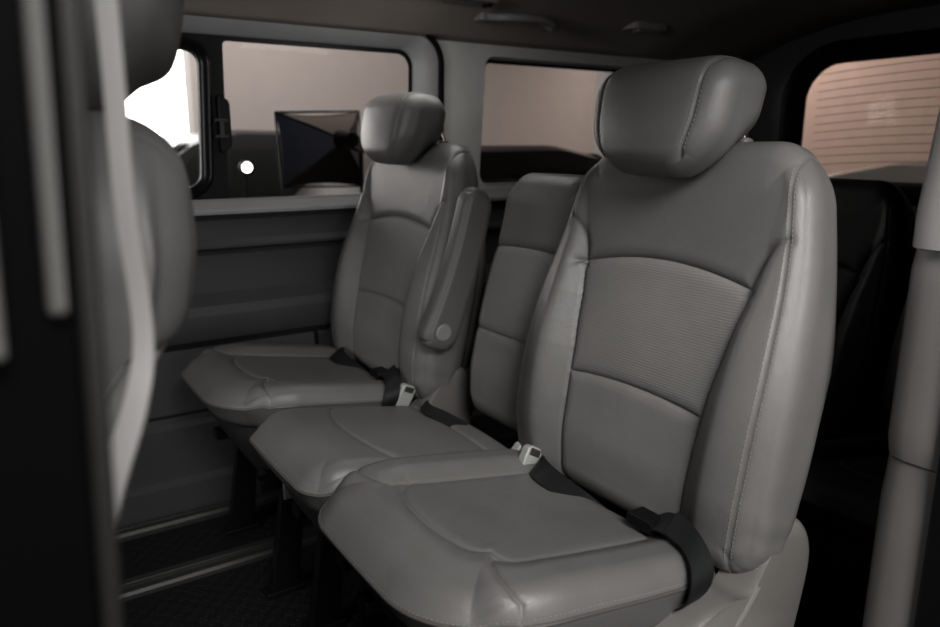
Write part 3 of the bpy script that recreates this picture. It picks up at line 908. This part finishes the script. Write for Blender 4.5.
# door jamb / B pillar at the left edge (blurred in the photograph)
def jamb(n, pts, mat, z0=-.05, z1=1.55, k=.038):
    V = []; m = len(pts)
    for z in (z0, z1): V += [(x+k*(z-1.0), y, z) for x, y in pts]
    F = [tuple(range(m))[::-1], tuple(range(m, 2*m))]+[(i, (i+1) % m, m+(i+1) % m, m+i) for i in range(m)]
    return S(MB().add(V, F).build('trim_%d' % n, mat, smooth=False, bev=.002))
jamb(12, [(-.30, .36), (.030, .36), (.036, .375), (.036, .44), (-.30, .44)], M['matte_black'])
jamb(13, [(.0300, .352), (.0375, .350), (.0400, .358), (.038, .375), (.030, .375)], M['seal'])        # rubber seal lip
jamb(14, [(.0185, .350), (.0260, .348), (.0260, .362), (.0185, .362)], M['jamb'], z0=1.01)            # pale strip painting a reflection on the upper black jamb
jamb(15, [(-.03, .345), (.0025, .343), (.0025, .362), (-.03, .362)], M['jamb'], z0=.995)
# ceiling fittings --------------------------------------------------------
gh = empty('grab_handle', (1.53, 2.02, 1.478)); setp(gh, 'grey curved grab handle on the headliner above the side windows', 'grab handle')
P = [(-.122, .035, .020), (-.121, .0, -.004), (-.105, -.050, -.012), (-.05, -.070, -.012), (0, -.074, -.012), (.05, -.070, -.014), (.092, -.054, -.022), (.112, -.010, -.022), (.115, .03, .005)]
cp = catmull(P, 6); MB().tube(cp, [.0105+.003*math.sin(pi*i/(len(cp)-1)) for i in range(len(cp))], 12).build('grip', M['cap'], gh)
for s in (-1, 1):
    b = MB(); b.prism(rrect(s*.128-.024, s*.128+.024, .002, .055, .012, 4), 'z', -.016, .012); b.build('mount', M['cap'], gh, bev=.004)
ch = empty('coat_hook', (2.07, 2.00, 1.492)); setp(ch, 'small grey rectangular hook recessed in the headliner', 'coat hook')
MB().prism(rrect(-.085, .085, -.038, .045, .02, 5), 'z', -.012, .016).build('bezel', M['headliner'], ch, bev=.004)
MB().prism(rrect(-.052, .058, -.022, .016, .008, 4), 'z', -.020, -.004).build('hook', M['cap'], ch, bev=.005)
rl = empty('reading_lamp', (1.29, 1.955, 1.503)); setp(rl, 'flat grey reading lamp panel on the ceiling above the far seat', 'lamp')
MB().prism(rrect(-.105, .085, -.045, .045, .018, 5), 'z', -.010, .018).build('bezel', M['headliner'], rl, bev=.003)
MB().prism(rrect(-.085, .040, -.030, .030, .010, 4), 'z', -.014, .0).build('lens', M['shell'], rl, bev=.002)
MB().prism(rrect(.052, .072, -.018, .018, .006, 4), 'z', -.018, .0).build('switch', M['black'], rl, bev=.002)
# front seat belt webbing hanging from the B pillar
fb = empty('shoulder_belt', (.10, .50, 1.0)); setp(fb, 'blurred pale grey shoulder belt hanging beside the front seat', 'seat belt')
# (points in world, converted)
P = [(.074, .49, 1.47), (.075, .49, 1.20), (.075, .49, 1.128), (.074, .49, 1.048), (.077, .49, .965), (.066, .48, .92), (.040, .468, .86), (.020, .462, .78)]
ribbon([(x-.10, y-.50, z-1.0) for x, y, z in P], [(.0055, -.003, 0)]*5+[(.007, -.004, .001), (.009, -.005, .002), (.009, -.005, .002)], .0012).build('webbing', M['webbing_grey'], fb)

# ------------------------------------------------------------------ garage outside
GZ = -.55
S(MB().box((-6, -5, GZ-.1), (9, 8.2, GZ)).build('floor', M['gfloor'], smooth=False))
S(MB().box((-6, 8.0, GZ), (8.7, 8.15, 4.2)).build('wall_garage_left', M['gwall'], smooth=False))
S(MB().box((8.6, -5, GZ), (8.75, 8.1, 4.2)).build('wall_garage_rear', M['gwall_rear'], smooth=False))
S(MB().box((5.93, 6.2, GZ), (6.13, 6.45, 4.2)).build('trim_16', M['gpost'], smooth=False, bev=.01))
# bright frosted garage window in the far wall
gw = empty('window_4', (.45, 7.98, 1.3)); S(gw)
MB().box((-2.9, -.03, -1.1), (1.40, .0, 1.5)).build('frosted_pane', emis('bright frosted pane', (1, .98, .96), 5.0), gw, smooth=False)
f = MB(); f.box((1.40, -.05, -1.15), (1.46, .02, 1.55)); f.box((-2.96, -.05, -1.15), (-2.9, .02, 1.55)); f.box((-2.96, -.05, 1.5), (1.46, .02, 1.56)); f.box((-2.96, -.05, -1.16), (1.46, .02, -1.1))
f.build('window_frame', M['gpost'], gw, smooth=False)

def make_car(name, loc, rz, paint, label, cat='car', group=None, L=4.5, Wc=1.8, Hc=1.62, hood=.98):
    e = empty(name, loc, rz); setp(e, label, cat, group)
    xs = np.array([-L/2, -L/2+.10, -L/2+.45, -L/2+1.0, -L/2+1.45, -L/2+2.1, L/2-1.3, L/2-.55, L/2-.12, L/2])
    zt = np.array([.62, .80, hood-.06, hood, hood+.02, hood+.03, hood+.06, hood+.06, .86, .60])
    wt = np.array([.72, .88, .96, 1, 1, 1, 1, .97, .90, .78])*Wc/2
    rows = []
    xx = np.linspace(-L/2, L/2, 60)
    for x in xx:
        z = np.interp(x, xs, zt); w = np.interp(x, xs, wt)
        rows.append([(x, -w*.93, .22), (x, -w, .40), (x, -w*1.0, z-.22), (x, -w*.97, z-.08), (x, -w*.86, z-.01), (x, -w*.4, z+.02), (x, w*.4, z+.02), (x, w*.86, z-.01), (x, w*.97, z-.08), (x, w, z-.22), (x, w, .40), (x, w*.93, .22)])
    V, F = loft(rows); k = 12; F += [tuple(range(k))[::-1], tuple(range(len(V)-k, len(V)))]
    MB().add(V, F).build('body', paint, e, ang=60)
    gx = np.array([-L/2+1.15, -L/2+1.5, -L/2+1.95, -L/2+2.3, L/2-1.2, L/2-.75, L/2-.35]); gz = np.array([hood, hood+.26, Hc-.07, Hc, Hc-.01, Hc-.10, hood+.03])
    rows = []
    for x in np.linspace(gx[0], gx[-1], 40):
        z = np.interp(x, gx, gz); t = (z-hood)/(Hc-hood); w = Wc/2*(.94-.20*t)
        rows.append([(x, -Wc/2*.94, hood-.02), (x, -w-.01*t, z-.03), (x, -w*.85, z), (x, w*.85, z), (x, w+.01*t, z-.03), (x, Wc/2*.94, hood-.02)])
    V, F = loft(rows, closed=False)
    MB().add(V, F).build('cabin', paint, e, ang=50)
    for s in (-1, 1):
        for x0, x1 in ((-L/2+1.85, -L/2+2.55), (-L/2+2.66, L/2-1.35)):
            yb = s*(Wc/2*.94+.006); yt = s*(Wc/2*.77+.006); z0, z1 = hood+.05, Hc-.12
            V = [(x0-(.25 if x0 < -L/2+2 else 0), yb, z0), (x1, yb, z0), (x1-(.0 if x0 < -L/2+2 else .1), yt, z1), (x0+.12*(x0 < -L/2+2), yt, z1)]
            MB().add(V, [(0, 1, 2, 3)]).build('side_window', M['carglass'], e, smooth=False)
    V = [(-L/2+1.16, -Wc*.40, hood+.03), (-L/2+1.16, Wc*.40, hood+.03), (-L/2+1.93, Wc*.33, Hc-.06), (-L/2+1.93, -Wc*.33, Hc-.06)]
    V = [(x-.03, y, z) for x, y, z in V]
    MB().add(V, [(0, 1, 2, 3)]).build('windscreen', M['carglass'], e, smooth=False)
    for s in (-1, 1):
        MB().prism([(-L/2+.02, .62), (-L/2+.05, .78), (-L/2+.42, .82), (-L/2+.30, .66)], 'y', s*Wc*.36, s*(Wc/2*.86)).build('headlamp', M['lamp_lens'], e, smooth=False, bev=.02)
        m_ = MB(); m_.prism(rrect(-L/2+1.75, -L/2+1.95, hood+.04, hood+.19, .05, 5), 'y', s*(Wc/2), s*(Wc/2+.16)); m_.build('mirror', paint, e, bev=.02)
        for xw in (-L/2+.85, L/2-.85):
            w = MB(); w.tube([(xw, s*(Wc/2-.20), .33), (xw, s*(Wc/2+.01), .33)], .33, 28); w = w.build('wheel', M['tyre'], e)
            MB().tube([(xw, s*(Wc/2+.011), .33), (xw, s*(Wc/2+.018), .33)], .20, 20).build('hub', M['chrome'], w)
    return e
make_car('car', (1.75, 6.7, GZ), 0, M['paint_dark'], 'dark car parked outside behind the open umbrella softbox', group=None, Hc=1.75, hood=1.12)
make_car('car', (3.62, 4.7, GZ), math.radians(180), M['paint_brown'], 'dark brown car seen through the rear side window', L=4.2, Hc=1.63, hood=1.12)
make_car('car', (5.2, 1.35, GZ), math.radians(90), M['paint_white'], 'pale car parked outside the rear window', L=4.4, Hc=1.545, hood=1.20)

# softbox seen from the back
sb = empty('softbox', (1.50, 3.6, 1.055)); setp(sb, 'square softbox with navy and beige panels on a stand outside the window', 'softbox')
cor = [(-.252, .0, .180), (.235, .10, .200), (.250, .10, -.190), (-.233, .0, -.175)]
hub = (.03, -.16, .05)
def tri_panel(a, b, mat, name):
    V = []; F = []; n = 6
    for i in range(n+1):
        for j2 in range(n+1):
            u, v = i/n, j2/n
            p = Vector(hub).lerp(Vector(cor[a]).lerp(Vector(cor[b]), v), u)
            sag = .018*math.sin(pi*v)*u; c0 = Vector((0, 0, 0))
            mid_ = (Vector(cor[a])+Vector(cor[b]))/2; p = p-(mid_-Vector((0, mid_.y, 0))).normalized()*sag
            p.y += .10*u*(1-u)*-1
            V.append(p)
    for i in range(n):
        for j2 in range(n): F.append((i*(n+1)+j2, i*(n+1)+j2+1, (i+1)*(n+1)+j2+1, (i+1)*(n+1)+j2))
    MB().add(V, F).build(name, mat, sb)
tri_panel(0, 1, M['box_pale'], 'upper_panel'); tri_panel(3, 0, M['box_blue'], 'side_panel')
tri_panel(1, 2, M['box_blue'], 'side_panel'); tri_panel(2, 3, M['box_brown'], 'lower_panel')
for c in cor:
    MB().tube([Vector(hub), Vector(hub).lerp(Vector(c), .5)+Vector((0, -.03, 0)), Vector(c)], .006, 8).build('rib', M['black'], sb)
e_ = MB(); e_.tube([cor[0], cor[1], cor[2], cor[3], cor[0]], .006, 8).build('rim', M['black'], sb)
MB().tube([(.03, -.13, .05), (.03, -.19, .05), (.03, -.26, .05)], [.05, .045, .035], 20).build('lamp_head', M['black'], sb)
MB().tube([(.03, -.22, .02), (.10, -.20, -.01), (.10, -.20, -1.55)], .011, 10).build('stand_pole', M['black'], sb)
for k in range(3):
    a = 2*pi*k/3+.4
    MB().tube([(.10, -.20, -1.15), (.10+.45*math.cos(a), -.20+.45*math.sin(a), -1.595)], .009, 8).build('leg', M['black'], sb)

lp = empty('glint_disc', (1.33, 4.4, .955)); setp(lp, 'small glowing disc on an added stand, standing in for a reflection in the dark car glass', 'lamp')  # added glowing disc, stands in for a light mirrored in the car glass
MB().tube([(0, .03, 0), (0, -.02, 0), (0, -.03, 0)], [.030, .045, .045], 20).build('glint_housing', M['black'], lp)
MB().tube([(0, -.030, 0), (0, -.036, 0)], [.030, .024], 20).build('lens', emis('reflection glow', (1, .98, .92), 6.0), lp)
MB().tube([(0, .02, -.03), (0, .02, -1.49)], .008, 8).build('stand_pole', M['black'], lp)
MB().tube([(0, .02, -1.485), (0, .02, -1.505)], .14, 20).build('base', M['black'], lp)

# ------------------------------------------------------------------ lights
def area(name, loc, tgt, size, power, col=(1, 1, 1), sy=None):
    l = bpy.data.lights.new(name, 'AREA'); l.energy = power; l.color = col; l.shape = 'RECTANGLE'; l.size = size; l.size_y = sy or size
    o = bpy.data.objects.new(name, l); COL.objects.link(o); o.location = loc
    o.rotation_euler = (Vector(tgt)-Vector(loc)).to_track_quat('-Z', 'Y').to_euler(); return o
area('key_light', (.02, -1.1, 2.28), (.75, .85, .6), .9, 66, (1, .985, .97))
area('low_fill_light', (.5, -1.5, .95), (.9, 1.8, 1.3), 1.2, 11, (1, .97, .94))
area('front_light', (-1.25, .85, 1.40), (1.4, 2.2, 1.15), .6, 14, (.97, .98, 1.0))
area('cabin_fill', (1.05, 1.75, 1.46), (1.05, 1.9, .5), .35, 1.3, (1, .98, .95))  # added soft fill below the headliner, not one of its fittings
area('garage_light', (2.2, 5.2, 3.6), (2.2, 8.0, 1.2), 2.0, 120, (1, .96, .93))
area('garage_rear_light', (6.6, 3.6, 3.6), (8.6, 4.0, 1.2), .9, 12, (1, .90, .82))
area('garage_corner_light', (7.4, 6.3, 3.6), (8.6, 5.6, 1.3), .4, 95, (1, .93, .86))
w = bpy.data.worlds.new('world'); SC.world = w; w.use_nodes = True
bg = w.node_tree.nodes['Background']; bg.inputs[0].default_value = (.9, .88, .88, 1); bg.inputs[1].default_value = .03

# ------------------------------------------------------------------ camera
cam = bpy.data.cameras.new('camera'); co = bpy.data.objects.new('camera', cam); COL.objects.link(co)
cam.sensor_width = 36; cam.lens = 36*740/940; cam.clip_start = .02
co.location = (0, 0, 1.08); co.rotation_euler = (math.radians(90-12.8), 0, -math.radians(33.4))
cam.dof.use_dof = True; cam.dof.focus_distance = 1.28; cam.dof.aperture_fstop = 3.2
SC.camera = co
SC.view_settings.view_transform = 'Standard'
SC.view_settings.look = 'None'
SC.view_settings.exposure = 0.42
SC.view_settings.gamma = 0.84
SC.cycles.use_denoising = True
SC.cycles.max_bounces = 8
